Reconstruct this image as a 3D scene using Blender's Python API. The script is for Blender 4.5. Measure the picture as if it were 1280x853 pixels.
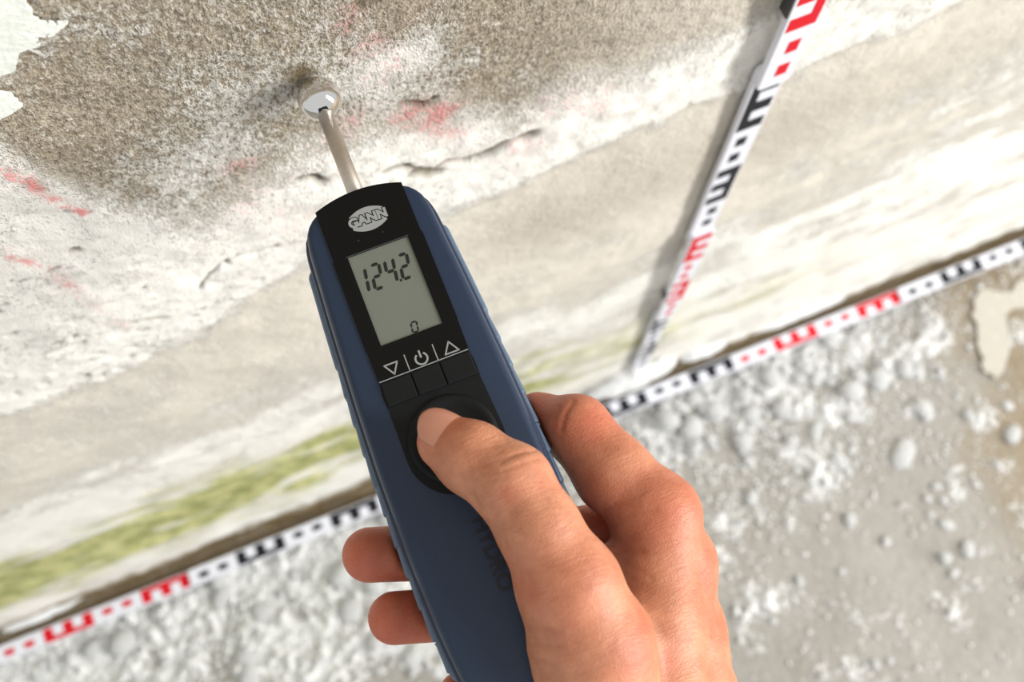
import bpy, bmesh, math, random
import numpy as np
from mathutils import Vector, Matrix, Euler

random.seed(7)
rng = np.random.default_rng(11)
for o in list(bpy.data.objects):
    bpy.data.objects.remove(o)
scene = bpy.context.scene
C = scene.collection

# ------------------------------------------------------------------ camera
cam_d = bpy.data.cameras.new('camera')
cam = bpy.data.objects.new('camera', cam_d)
C.objects.link(cam)
cam.matrix_world = Matrix((
    (0.926902, 0.358454, -0.111191, 0.0),
    (-0.374888, 0.898249, -0.229363, -0.18013),
    (0.017661, 0.254281, 0.966969, 1.12302),
    (0, 0, 0, 1)))
cam_d.sensor_width = 36.0
cam_d.lens = 1350.0 / 1280.0 * 36.0
cam_d.clip_start = 0.01
cam_d.dof.use_dof = True
cam_d.dof.focus_distance = 0.318
cam_d.dof.aperture_fstop = 11.5
scene.camera = cam

# ------------------------------------------------------------------ light
world = bpy.data.worlds.new('world')
scene.world = world
world.use_nodes = True
bg = world.node_tree.nodes['Background']
bg.inputs[0].default_value = (0.95, 0.975, 1.0, 1)
bg.inputs[1].default_value = 0.66
# daylight from a tall window opening to the right of the wall
win_d = bpy.data.lights.new('window_light', 'AREA')
win_d.shape = 'RECTANGLE'
win_d.size = 0.55
win_d.size_y = 2.4
win_d.energy = 110
win_d.color = (1.0, 0.99, 0.972)
win = bpy.data.objects.new('window_light', win_d)
C.objects.link(win)
win.location = (2.35, -1.45, 1.65)
win.rotation_euler = (Vector((2.35, -1.45, 1.65)) - Vector((.1, -.1, .6))).to_track_quat('Z', 'Y').to_euler()
vs = scene.view_settings
vs.view_transform = 'Standard'
vs.look = 'None'
vs.gamma = 1.0
vs.use_curve_mapping = False
vs.exposure = 0.26


# ------------------------------------------------------------------ helpers
def lin(c):
    return tuple(((v / 255) / 12.92 if v / 255 <= 0.04045 else ((v / 255 + 0.055) / 1.055) ** 2.4) for v in c) + (1.0,)


def mesh_obj(name, verts, faces, mat=None, parent=None, smooth=False):
    me = bpy.data.meshes.new(name)
    me.from_pydata([tuple(v) for v in verts], [], [tuple(f) for f in faces])
    me.update()
    return link_mesh(name, me, mat, parent, smooth)


def link_mesh(name, me, mat=None, parent=None, smooth=False):
    o = bpy.data.objects.new(name, me)
    C.objects.link(o)
    if mat is not None:
        me.materials.append(mat)
    if parent is not None:
        o.parent = parent
    if smooth:
        me.polygons.foreach_set('use_smooth', np.ones(len(me.polygons), bool))
    return o


def bm_obj(name, bm, mat=None, parent=None, smooth=False):
    bmesh.ops.recalc_face_normals(bm, faces=bm.faces[:])
    me = bpy.data.meshes.new(name)
    bm.to_mesh(me)
    bm.free()
    return link_mesh(name, me, mat, parent, smooth)


def tag(o, label=None, cat=None, group=None, kind=None):
    if label:
        o['label'] = label
    if cat:
        o['category'] = cat
    if group:
        o['group'] = group
    if kind:
        o['kind'] = kind
    return o


def prism(bm, pts, z0, z1, bevel=0.0, seg=2):
    """extruded flat outline, pts counter-clockwise in XY"""
    vb = [bm.verts.new((p[0], p[1], z0)) for p in pts]
    vt = [bm.verts.new((p[0], p[1], z1)) for p in pts]
    n = len(pts)
    bm.faces.new(vb[::-1])
    top = bm.faces.new(vt)
    for i in range(n):
        j = (i + 1) % n
        bm.faces.new((vb[i], vb[j], vt[j], vt[i]))
    if bevel:
        bmesh.ops.bevel(bm, geom=list(top.edges), offset=bevel, segments=seg, affect='EDGES', profile=0.5)


def box_pts(x0, x1, y0, y1):
    return [(x0, y0), (x1, y0), (x1, y1), (x0, y1)]


def scaled(pts, s=0.001):
    return [(p[0] * s, p[1] * s) for p in pts]


def new_mat(name):
    m = bpy.data.materials.new(name)
    m.use_nodes = True
    nt = m.node_tree
    b = nt.nodes['Principled BSDF']
    return m, nt, b


class NT:
    """tiny node helper"""
    def __init__(self, nt):
        self.nt = nt

    def n(self, t, **kw):
        nd = self.nt.nodes.new(t)
        for k, v in kw.items():
            setattr(nd, k, v)
        return nd

    def put(self, sock, v):
        if hasattr(v, 'is_output') or isinstance(v, bpy.types.NodeSocket):
            self.nt.links.new(v, sock)
        else:
            sock.default_value = v

    def math(self, op, a, b=0.0, c=0.0, clamp=False):
        nd = self.n('ShaderNodeMath', operation=op, use_clamp=clamp)
        self.put(nd.inputs[0], a)
        self.put(nd.inputs[1], b)
        if op in ('MULTIPLY_ADD',):
            self.put(nd.inputs[2], c)
        return nd.outputs[0]

    def mix(self, f, a, b, blend='MIX'):
        nd = self.n('ShaderNodeMix', data_type='RGBA', blend_type=blend)
        self.put(nd.inputs[0], f)
        self.put(nd.inputs[6], a)
        self.put(nd.inputs[7], b)
        return nd.outputs[2]

    def noise(self, vec, scale, detail=3.0, rough=0.55, dist=0.0):
        nd = self.n('ShaderNodeTexNoise')
        self.put(nd.inputs['Vector'], vec)
        nd.inputs['Scale'].default_value = scale
        nd.inputs['Detail'].default_value = detail
        nd.inputs['Roughness'].default_value = rough
        nd.inputs['Distortion'].default_value = dist
        return nd.outputs[0]

    def sstep(self, v, lo, hi):
        nd = self.n('ShaderNodeMapRange', interpolation_type='SMOOTHSTEP')
        self.put(nd.inputs[0], v)
        nd.inputs[1].default_value = lo
        nd.inputs[2].default_value = hi
        return nd.outputs[0]

    def coords(self, kind='Object', scale=None):
        tc = self.n('ShaderNodeTexCoord')
        out = tc.outputs[kind]
        if scale:
            mp = self.n('ShaderNodeMapping')
            mp.inputs['Scale'].default_value = scale
            self.nt.links.new(out, mp.inputs[0])
            out = mp.outputs[0]
        return out

    def bump(self, h, dist, strength=1.0, normal=None):
        nd = self.n('ShaderNodeBump')
        self.put(nd.inputs['Height'], h)
        nd.inputs['Distance'].default_value = dist
        nd.inputs['Strength'].default_value = strength
        if normal is not None:
            self.put(nd.inputs['Normal'], normal)
        return nd.outputs[0]


def simple_mat(name, col, rough=0.5, metal=0.0, spec=0.5, noise_amt=0.06, nscale=300.0, bump=0.0, bscale=2000.0, coat=0.0):
    m, nt, b = new_mat(name)
    h = NT(nt)
    co = h.coords()
    nz = h.noise(co, nscale, 3)
    c = lin(col)
    dark = tuple(v * (1 - noise_amt * 2) for v in c[:3]) + (1,)
    lite = tuple(min(1, v * (1 + noise_amt * 2)) for v in c[:3]) + (1,)
    nt.links.new(h.mix(nz, dark, lite), b.inputs['Base Color'])
    b.inputs['Roughness'].default_value = rough
    b.inputs['Metallic'].default_value = metal
    b.inputs['Specular IOR Level'].default_value = spec
    b.inputs['Coat Weight'].default_value = coat
    if bump:
        nt.links.new(h.bump(h.noise(co, bscale, 2), bump), b.inputs['Normal'])
    return m


# numpy value noise -------------------------------------------------
def vnoise(x, y, seed):
    xi = np.floor(x).astype(np.int64)
    yi = np.floor(y).astype(np.int64)
    xf = x - xi
    yf = y - yi
    xf = xf * xf * xf * (xf * (xf * 6 - 15) + 10)
    yf = yf * yf * yf * (yf * (yf * 6 - 15) + 10)

    def hsh(a, b):
        n = (a * 374761393 + b * 668265263 + seed * 1442695041) & 0xFFFFFFFF
        n = ((n ^ (n >> 13)) * 1274126177) & 0xFFFFFFFF
        n = n ^ (n >> 16)
        return (n & 0xFFFF) / 65535.0
    a = hsh(xi, yi)
    b = hsh(xi + 1, yi)
    c = hsh(xi, yi + 1)
    d = hsh(xi + 1, yi + 1)
    return (a + (b - a) * xf) * (1 - yf) + (c + (d - c) * xf) * yf


def fbm(x, y, f, octv=4, seed=0, gain=0.5):
    s = 0.0
    amp = 1.0
    tot = 0.0
    for k in range(octv):
        s = s + amp * vnoise(x * f + 17.3 * k, y * f - 9.1 * k, seed + k)
        tot += amp
        amp *= gain
        f *= 2.03
    return s / tot


def sst(v, lo, hi):
    t = np.clip((v - lo) / (hi - lo), 0, 1)
    return t * t * (3 - 2 * t)


def seg_dist(X, Z, pts):
    d = np.full(X.shape, 9.0)
    for (x0, z0), (x1, z1) in zip(pts[:-1], pts[1:]):
        dx, dz = x1 - x0, z1 - z0
        L = dx * dx + dz * dz + 1e-12
        t = np.clip(((X - x0) * dx + (Z - z0) * dz) / L, 0, 1)
        d = np.minimum(d, np.hypot(X - x0 - t * dx, Z - z0 - t * dz))
    return d


def grid_mesh(name, X, Y, Z, flip=False):
    """X,Y,Z (n,m) arrays -> mesh"""
    n, m = X.shape
    co = np.stack([X, Y, Z], -1).reshape(-1, 3).astype(np.float32)
    idx = np.arange(n * m).reshape(n, m)
    q = np.stack([idx[:-1, :-1], idx[1:, :-1], idx[1:, 1:], idx[:-1, 1:]], -1).reshape(-1, 4)
    if flip:
        q = q[:, ::-1]
    return np_mesh(name, co, q)


def np_mesh(name, co, q):
    me = bpy.data.meshes.new(name)
    me.vertices.add(len(co))
    me.vertices.foreach_set('co', np.ascontiguousarray(co, np.float32).ravel())
    k = q.shape[1]
    me.loops.add(q.size)
    me.loops.foreach_set('vertex_index', np.ascontiguousarray(q, np.int32).ravel())
    me.polygons.add(len(q))
    me.polygons.foreach_set('loop_start', (np.arange(len(q)) * k).astype(np.int32))
    me.polygons.foreach_set('loop_total', np.full(len(q), k, np.int32))
    me.update(calc_edges=True)
    me.validate()
    return me


def set_attr(me, name, arr):
    at = me.attributes.new(name, 'FLOAT_COLOR', 'POINT')
    a = np.ones((len(me.vertices), 4), np.float32)
    a[:, :arr.shape[-1]] = arr.reshape(-1, arr.shape[-1])
    at.data.foreach_set('color', a.ravel())


def axis_samples(parts):
    out = []
    for a, b, st in parts:
        n = max(1, int(round((b - a) / st)))
        out.append(np.linspace(a, b, n, endpoint=False))
    out.append(np.array([parts[-1][1]]))
    return np.concatenate(out)


# ------------------------------------------------------------------ wall
def build_wall():
    xs = axis_samples([(-2.2, -0.6, .04), (-0.6, -0.2, .004), (-0.2, 0.42, .0012), (0.42, 0.9, .004), (0.9, 2.6, .04)])
    zs = axis_samples([(-0.02, 0.45, .003), (0.45, 0.95, .0012), (0.95, 1.1, .004), (1.1, 2.4, .04)])
    X, Z = np.meshgrid(xs, zs, indexing='ij')
    # strata boundaries along the wall
    wx = [-2.2, -0.30, -0.18, -0.132, -0.079, -0.024, 0.05, 0.082, 0.129, 0.168, 0.21, 0.266, 0.307, 0.5, 2.6]
    wz = [0.60, 0.60, 0.605, 0.606, 0.622, 0.656, 0.657, 0.660, 0.673, 0.675, 0.669, 0.677, 0.682, 0.68, 0.68]
    tx = [-2.2, -0.30, -0.095, -0.083, -0.075, -0.062, -0.049, -0.003, 0.03, 0.054, 0.08, 0.107, 0.157, 0.197, 0.30, 2.6]
    tz = [0.86, 0.855, 0.85, 0.83, 0.79, 0.755, 0.742, 0.760, 0.755, 0.750, 0.722, 0.735, 0.730, 0.740, 0.745, 0.75]
    wob = (fbm(X, Z, 28, 4, 3) - .5)
    wob2 = (fbm(X, Z, 90, 4, 5) - .5)
    zl = np.interp(X, wx, wz) + 0.022 * wob + .012 * wob2
    zt = np.interp(X, tx, tz) + 0.016 * wob2 + .012 * wob
    bare = sst(Z, zt - .022, zt + .024)                          # scraped grey-brown plaster
    soft = sst(Z, zt - .045, zt + .01) * (X < .06)
    lowm = sst(Z, zl - .016, zl + .008)
    band = lowm * (1 - bare)             # thick old white coat
    streak = fbm(X * .55, Z, 38, 4, 9)
    cov = 0.16 + 0.0 * X
    low = sst(Z, .50, .36)                                        # whitish salts low on the wall
    right = sst(X, .16, .34)
    cov = cov + low * .62
    cov = cov + .20 * sst(X, .02, -.14) * sst(Z, .62, .56)
    cov = cov + right * sst(Z, .64, .50) * (.22 + .9 * (streak - .42))
    cov = cov + (streak - .5) * .9 * sst(Z, .62, .5)
    below = cov
    covb = 0.95 - .30 * soft + .5 * (fbm(X, Z, 60, 3, 21) - .5)
    # speckle left on the bare plaster
    spk = .30 + .65 * (fbm(X, Z, 45, 4, 31) - .5)
    for bx, bz, rr, am in ((-.02, .815, .022, .10), (.040, .80, .016, .24), (.05, .775, .02, .16), (-.045, .775, .02, .16),
                           (-.02, .765, .03, .12), (.01, .775, .02, .08), (.032, .79, .014, .12), (-.06, .845, .025, -.10), (-.05, .815, .02, -.06),
                           (.075, .79, .02, -.08), (.12, .77, .03, -.22), (.16, .76, .03, -.22), (-.02, .845, .02, .06)):
        spk = spk + am * np.exp(-((X - bx) ** 2 + (Z - bz) ** 2) / (2 * rr * rr))
    cov = below * (1 - lowm) + covb * band + spk * bare * lowm
    brown = bare * (.95 - .55 * sst(X, .07, .17)) + .35 * np.exp(-((Z - .60) / .05) ** 2) * sst(X, .04, .10) * (1 - bare) * (1 - sst(X, .2, .5))
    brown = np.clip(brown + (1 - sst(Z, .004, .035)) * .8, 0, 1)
    # algae just above the floor
    al = np.exp(-((Z - .195 - .10 * wob) / .105) ** 2)
    al = al * (.68 + 1.9 * (fbm(X * .6, Z, 30, 4, 41) - .40))
    al = al * np.interp(X, [-2, -.5, -.3, 0, .12, .22, .3, .6, 2], [.8, .95, 1., .95, .62, .40, .30, .16, .1])
    al = np.clip(al, 0, 1)
    cov = cov - .25 * al
    # faint red chalk / old paint
    red = np.zeros_like(X)
    for pts, r, am in (([(-.090, .822), (-.085, .808), (-.084, .792), (-.079, .772)], .0034, .66),
                       ([(-.112, .775), (-.108, .754), (-.103, .739), (-.105, .717)], .0034, .50),
                       ([(-.104, .739), (-.105, .716)], .0045, .45),
                       ([(-.105, .717), (-.104, .694), (-.103, .655)], .0040, .32)):
        red = np.maximum(red, am * np.exp(-(seg_dist(X, Z, pts) / r) ** 2))
    red = red * (.70 + .45 * sst(fbm(X, Z, 190, 3, 61), .34, .62))
    for bx, bz, rr, am in ((.024, .831, .008, .30), (.032, .811, .008, .34), (.041, .82, .008, .25), (.033, .795, .008, .34), (.041, .753, .007, .55),
                           (.049, .748, .008, .50), (.053, .731, .009, .40), (.011, .763, .008, .32), (.018, .771, .007, .35), (-.025, .765, .006, .35),
                           (-.02, .746, .008, .30), (-.02, .713, .009, .22), (.102, .723, .012, .30), (.117, .712, .012, .32), (.085, .69, .012, .26),
                           (-.013, .697, .009, .26), (-.030, .735, .008, .26), (.06, .70, .01, .24), (.13, .70, .02, .18), (.03, .838, .006, .34)):
        red = np.maximum(red, 1.3 * am * np.exp(-((X - bx) ** 2 + (Z - bz) ** 2) / (2 * 1.69 * rr * rr)) * (.55 + .9 * (fbm(X, Z, 120, 3, 63) - .2)))
        # cracks and holes
    crk = np.zeros_like(X)
    wx_ = X + .004 * (wob2)
    wz_ = Z + .006 * (fbm(X, Z, 160, 3, 55) - .5)
    for pts, r in (([(.026, .714), (.034, .712), (.036, .708), (.044, .699), (.052, .702), (.057, .698), (.066, .697), (.074, .700), (.081, .700), (.090, .703)], .0011),
                   ([(.036, .702), (.044, .697), (.048, .695)], .0014), ([(.066, .697), (.081, .701), (.09, .703)], .0016),
                   ([(-.007, .741), (-.002, .738), (.000, .730)], .0012), ([(.037, .766), (.045, .759), (.050, .760)], .0006),
                   ([(-.066, .669), (-.051, .687), (-.037, .683), (-.028, .682)], .00045), ([(-.14, .66), (-.125, .655)], .001),
                   ([(-.10, .66), (-.088, .652)], .001), ([(.03, .836), (.036, .838)], .001)):
        crk = np.maximum(crk, np.exp(-(seg_dist(wx_, wz_, pts) / (2.0 * r)) ** 2))
    pits = sst(fbm(X, Z, 130, 3, 77), .72, .80) * band * (X < -.04)
    crk = np.maximum(crk, .6 * pits)
    # moist dark ring where the probe presses
    damp_shade = .85 * np.exp(-((X - .0065) ** 2 + (Z - .812) ** 2) / (2 * .0055 ** 2))
    damp_shade = np.maximum(damp_shade, .28 * np.exp(-((X - .0) ** 2 + (Z - .815) ** 2) / (2 * .016 ** 2)))
    damp_shade = np.maximum(damp_shade, 1 - sst(Z, .004, (.042 + .05 * (wob2 + .3)) * np.interp(X, [-2, .15, .3, 2], [1, 1, .55, .55])))
    # relief
    und = (fbm(X, Z, 5, 3, 2) - .5) * .010 + (fbm(X, Z, 22, 3, 4) - .5) * .005
    und = und * (1 - np.exp(-((X - .009) ** 2 + (Z - .807) ** 2) / (2 * .03 ** 2)))
    und = und * (1 - .7 * np.exp(-((X - .2) / .05) ** 2))
    rough = (fbm(X, Z, 330, 3, 6) - .5) * (.0006 + .0012 * bare)
    rough = rough + (fbm(X, Z, 70, 3, 8) - .5) * (.0012 + .0018 * band)
    edge = .0010 * band
    H = und + rough + edge - .0034 * crk
    H = H + .006 * sst(Z, .06, .0) * fbm(X, Z, 60, 3, 14)
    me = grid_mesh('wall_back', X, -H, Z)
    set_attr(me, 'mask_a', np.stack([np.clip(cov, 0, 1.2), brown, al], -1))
    set_attr(me, 'mask_b', np.stack([red, np.clip(crk, 0, 1), np.clip(damp_shade, 0, 1)], -1))
    m, nt, b = new_mat('old_plaster')
    h = NT(nt)
    co = h.coords('Object', (1, 1, .62))
    A = h.n('ShaderNodeAttribute', attribute_name='mask_a')
    B = h.n('ShaderNodeAttribute', attribute_name='mask_b')
    sa = h.n('ShaderNodeSeparateColor')
    sb = h.n('ShaderNodeSeparateColor')
    nt.links.new(A.outputs['Color'], sa.inputs[0])
    nt.links.new(B.outputs['Color'], sb.inputs[0])
    cov_, br_, al_ = sa.outputs
    red_, crk_, damp_shade_ = sb.outputs
    g = h.noise(co, 700, 4, .62, 0)          # grain about 1.5 mm
    g2 = h.noise(co, 210, 4, .6, .5)
    g3 = h.noise(co, 1500, 2, .6)
    s = h.math('ADD', cov_, h.math('MULTIPLY', h.math('SUBTRACT', g, .5), 1.35))
    s = h.math('ADD', s, h.math('MULTIPLY', h.math('SUBTRACT', g3, .5), .8))
    s = h.math('ADD', s, h.math('MULTIPLY', h.math('SUBTRACT', g2, .5), .9))
    paint = h.sstep(s, .26, .86)
    base_b = h.mix(h.sstep(g, .30, .70), lin((116, 102, 82)), lin((188, 175, 154)))
    base_b = h.mix(h.math('MULTIPLY', h.sstep(g3, .55, .72), .7), base_b, lin((208, 200, 186)))
    base_b = h.mix(h.math('MULTIPLY', h.sstep(g3, .42, .28), .6), base_b, lin((90, 79, 62)))
    base_l = h.mix(g2, lin((198, 190, 174)), lin((226, 220, 209)))
    base = h.mix(br_, base_l, base_b)
    white = h.mix(g2, lin((223, 219, 209)), lin((243, 241, 234)))
    white = h.mix(h.math('MULTIPLY', h.sstep(g3, .56, .75), h.math('MULTIPLY', br_, .35)), white, lin((190, 184, 172)))
    gs = h.noise(co, 430, 5, .68, 0)
    speck = h.sstep(h.math('ADD', gs, h.math('MULTIPLY', h.math('SUBTRACT', cov_, .3), .30)), .575, .615)
    base = h.mix(h.math('MULTIPLY', speck, h.math('MULTIPLY', br_, .8)), base, lin((222, 216, 204)))
    pit = h.sstep(gs, .40, .35)
    base = h.mix(h.math('MULTIPLY', pit, h.math('MULTIPLY', br_, .55)), base, lin((82, 72, 56)))
    col = h.mix(paint, base, white)
    alf = h.math('MULTIPLY', h.sstep(h.math('ADD', al_, h.math('MULTIPLY', h.math('SUBTRACT', g2, .5), .5)), .12, .75), .9)
    algc = h.mix(h.sstep(h.noise(co, 45, 3, .6), .35, .65), lin((150, 155, 80)), lin((204, 202, 132)))
    col = h.mix(alf, col, algc)
    rf = h.sstep(h.math('ADD', h.math('MULTIPLY', red_, 1.1), h.math('ADD', h.math('MULTIPLY', h.math('SUBTRACT', g, .5), 1.5), h.math('ADD', h.math('MULTIPLY', h.math('SUBTRACT', g2, .5), .8), h.math('MULTIPLY', h.math('SUBTRACT', g3, .5), .8)))), .22, .80)
    rf = h.math('MULTIPLY', rf, h.math('ADD', h.math('MULTIPLY', red_, .55), .28))
    col = h.mix(rf, col, lin((220, 84, 86)))
    col = h.mix(h.math('MULTIPLY', crk_, .92), col, lin((96, 84, 62)))
    col = h.mix(h.sstep(h.math('ADD', damp_shade_, h.math('MULTIPLY', h.math('SUBTRACT', g2, .5), .5)), .15, 1.0), col, lin((122, 104, 70)))
    nt.links.new(col, b.inputs['Base Color'])
    b.inputs['Roughness'].default_value = .92
    b.inputs['Specular IOR Level'].default_value = .2
    hh = h.math('ADD', h.math('MULTIPLY', g, h.math('ADD', h.math('MULTIPLY', br_, .8), .35)), h.math('MULTIPLY', paint, .45))
    hh = h.math('ADD', hh, h.math('ADD', h.math('MULTIPLY', g3, .35), h.math('MULTIPLY', h.math('MULTIPLY', gs, br_), 1.2)))
    nt.links.new(h.bump(hh, .0014, 1.0), b.inputs['Normal'])
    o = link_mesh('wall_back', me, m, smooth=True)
    tag(o, kind='structure')
    return o


wall = build_wall()


# ------------------------------------------------------------------ floor
def build_floor():
    xs = axis_samples([(-2.2, -0.6, .05), (-0.6, 0.85, .0025), (0.85, 2.6, .05)])
    ys = axis_samples([(-2.4, -0.6, .05), (-0.6, -0.42, .006), (-0.42, 0.02, .0025)])
    X, Y = np.meshgrid(xs, ys, indexing='ij')
    n1 = fbm(X, Y, 9, 4, 101)
    n2 = fbm(X, Y, 34, 4, 103)
    dust = np.interp(Y, [-2.4, -.45, -.30, -.20, -.12, -.05, 0, .02], [.10, .12, .16, .24, .48, .80, .85, .85])
    dust = dust * np.interp(X, [-2.2, -.6, -.12, .05, .2, .30, .48, .56, .62, .75, 2.6], [1, 1.15, 1.15, 1.0, .9, 1.0, .95, .55, .42, .35, .3])
    left = sst(X, .12, -.1)
    dust = dust + left * .22 * sst(Y, -.42, -.16)
    dust = dust + (n1 - .5) * .55 + (n2 - .5) * 1.5
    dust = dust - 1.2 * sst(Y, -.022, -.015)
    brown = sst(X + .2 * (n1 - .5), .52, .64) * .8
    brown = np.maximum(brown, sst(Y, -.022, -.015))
    bill = 1 - np.abs(2 * fbm(X, Y, 62, 3, 107) - 1)
    bill2 = np.clip(fbm(X, Y, 120, 3, 109) - .45, 0, 1)
    dm = sst(dust, .40, .75)
    H = (n1 - .5) * .006 + dm * (bill2 * .020 + (bill - .6) * .004) + (fbm(X, Y, 200, 2, 113) - .5) * .0012
    H = H * sst(Y, -.9, -.5) - .0015
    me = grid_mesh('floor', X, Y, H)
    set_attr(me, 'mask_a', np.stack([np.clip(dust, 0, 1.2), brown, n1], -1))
    m, nt, b = new_mat('dusty_concrete')
    h = NT(nt)
    co = h.coords()
    A = h.n('ShaderNodeAttribute', attribute_name='mask_a')
    sa = h.n('ShaderNodeSeparateColor')
    nt.links.new(A.outputs['Color'], sa.inputs[0])
    du, br, _ = sa.outputs
    g = h.noise(co, 160, 4, .6, .4)
    g2 = h.noise(co, 14, 4, .6)
    g3 = h.noise(co, 420, 2, .5)
    con = h.mix(g2, lin((138, 133, 124)), lin((170, 166, 159)))
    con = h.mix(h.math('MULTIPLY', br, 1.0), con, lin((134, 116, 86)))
    con = h.mix(h.math('MULTIPLY', h.math('SUBTRACT', g, .35), .6), con, lin((190, 187, 182)))
    s = h.math('ADD', du, h.math('MULTIPLY', h.math('SUBTRACT', g, .5), 1.3))
    s = h.math('ADD', s, h.math('MULTIPLY', h.math('SUBTRACT', g3, .5), .5))
    f = h.sstep(s, .42, .72)
    col = h.mix(f, con, h.mix(g, lin((196, 195, 190)), lin((236, 236, 235))))
    nt.links.new(col, b.inputs['Base Color'])
    b.inputs['Roughness'].default_value = .9
    b.inputs['Specular IOR Level'].default_value = .25
    nt.links.new(h.bump(h.math('ADD', g, h.math('MULTIPLY', f, .4)), .002, .8), b.inputs['Normal'])
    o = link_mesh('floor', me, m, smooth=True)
    tag(o, kind='structure')
    return o


floor = build_floor()

# ------------------------------------------------------------------ peeled paint skins left on the wall
M_paint = simple_mat('old_white_paint', (224, 226, 216), .7, noise_amt=.10, nscale=180, bump=.0004, bscale=500)


def jag(pts, n, amp, seed):
    r = random.Random(seed)
    out = []
    for i, p in enumerate(pts):
        q = pts[(i + 1) % len(pts)]
        for k in range(n):
            t = k / n
            out.append((p[0] + (q[0] - p[0]) * t + (r.random() - .5) * amp, p[1] + (q[1] - p[1]) * t + (r.random() - .5) * amp))
    return out


for k, pts in enumerate((
        [(-.090, .905), (-.045, .905), (-.051, .887), (-.051, .880), (-.0455, .8755), (-.050, .873), (-.054, .875), (-.055, .871), (-.060, .871), (-.0645, .8635), (-.080, .866)],
        [(-.090, .862), (-.071, .8565), (-.0695, .855), (-.069, .848), (-.073, .846), (-.090, .842)])):
    bm = bmesh.new()
    pj = jag(pts, (9, 5)[k], (.0013, .0008)[k], 5 + k)
    prism(bm, pj[::-1], .0, .0012, .0003, 1)
    for v in bm.verts:
        v.co = Vector((v.co.x, -.0012 - v.co.z, v.co.y))
    o = bm_obj('paint_patch', bm, M_paint, wall)
    o['label'] = 'ragged patch of pale peeling paint on the bare plaster'


# ------------------------------------------------------------------ folding rules with E graduation
M_rule = simple_mat('rule_white', (222, 223, 230), .45, noise_amt=.02)
M_rred = simple_mat('rule_red', (205, 22, 38), .6, spec=.2, noise_amt=.04)
M_rblk = simple_mat('rule_black', (26, 28, 34), .6, spec=.2, noise_amt=.04)
M_hinge = simple_mat('hinge_steel', (70, 70, 72), .4, metal=1.0)
RW, RT = .0165, .0030


def build_rule(name, starts, first_red, label, s_end):
    """rule along local +X, face up local +Z; starts = local x of every E; the E faces alternate, the ink changes every second E"""
    root = bpy.data.objects.new(name, None)
    C.objects.link(root)
    tag(root, label, 'folding rule')
    for i in range(0, len(starts), 2):
        x0 = starts[i] - .05
        x1 = x0 + .2
        front = (i // 2) % 2 == 0
        zb = RT * 1.03 if front else 0.0
        ext = 0.0 if front else .014
        a, b = x0 - ext, x1 + ext
        a, b = max(a, s_end[0]), min(b, s_end[1])
        if b - a < .02:
            continue
        bm = bmesh.new()
        hw = RW / 2
        c = .002
        prism(bm, [(a + c, -hw), (b - c, -hw), (b, -hw + c), (b, hw - c), (b - c, hw), (a + c, hw), (a, hw - c), (a, -hw + c)], zb, zb + RT, .0004, 1)
        seg = bm_obj('segment', bm, M_rule, root)
        zt = zb + RT
        if front and a + .08 < b:
            bm = bmesh.new()
            prism(bm, box_pts(a + .062, a + .076, hw - .0002, hw + .0010), 0, zt - .0004)
            bm_obj('hinge_clip', bm, M_hinge, seg)
        mat = M_rred if ((i // 2) % 2 == 0) == first_red else M_rblk
        for k in range(2):
            s = starts[i + k]
            if s + .05 < s_end[0] or s > s_end[1]:
                continue
            up = 1 if k == 0 else -1
            # E block: spine plus three teeth
            ya, yb, yc = -hw + .0012, -hw + .0058, hw - .0016
            P = [(s, ya), (s + .05, ya), (s + .05, yc), (s + .04, yc), (s + .04, yb), (s + .03, yb), (s + .03, yc), (s + .02, yc),
                 (s + .02, yb), (s + .01, yb), (s + .01, yc), (s, yc)]
            if up < 0:
                P = [(p[0], -p[1]) for p in P][::-1]
            bm = bmesh.new()
            prism(bm, P, zt, zt + .00012)
            bm_obj('graduation_block', bm, mat, seg)
            for t in (-.04, -.02):
                y0, y1 = (-hw + .0045, hw - .0062)
                if up < 0:
                    y0, y1 = -y1, -y0
                if s + t < s_end[0]:
                    continue
                bm = bmesh.new()
                prism(bm, box_pts(s + t, s + t + .01, y0, y1), zt, zt + .00012)
                bm_obj('graduation_tick', bm, mat, seg)
    return root


hx = [-.414 + .1 * k for k in range(-6, 16)]
rule_h = build_rule('folding_rule', hx, False, 'folding rule with red and black E marks lying on floor along wall foot', (-1.0, 1.15))
rule_h.location = (0, -.0255, .0085)
vz = [.335 + .1 * k for k in range(-4, 10)]
rule_v = build_rule('folding_rule', vz, True, 'folding rule with red and black E marks standing upright against the wall', (.074, 1.30))
ln = math.radians(-2.15)
ax = Vector((math.sin(ln), 0, math.cos(ln)))
zz = Vector((0, -1, 0))
yy = zz.cross(ax)
rule_v.matrix_world = Matrix(((ax.x, yy.x, zz.x, .2296), (ax.y, yy.y, zz.y, -.0035), (ax.z, yy.z, zz.z, 0.0), (0, 0, 0, 1)))

# ------------------------------------------------------------------ debris on the floor
M_chip = simple_mat('lime_flake', (226, 226, 224), .85, noise_amt=.04, nscale=250, bump=.0008, bscale=300)
M_cream = simple_mat('cream_paint_skin', (186, 181, 168), .8, noise_amt=.05, nscale=120)


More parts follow.
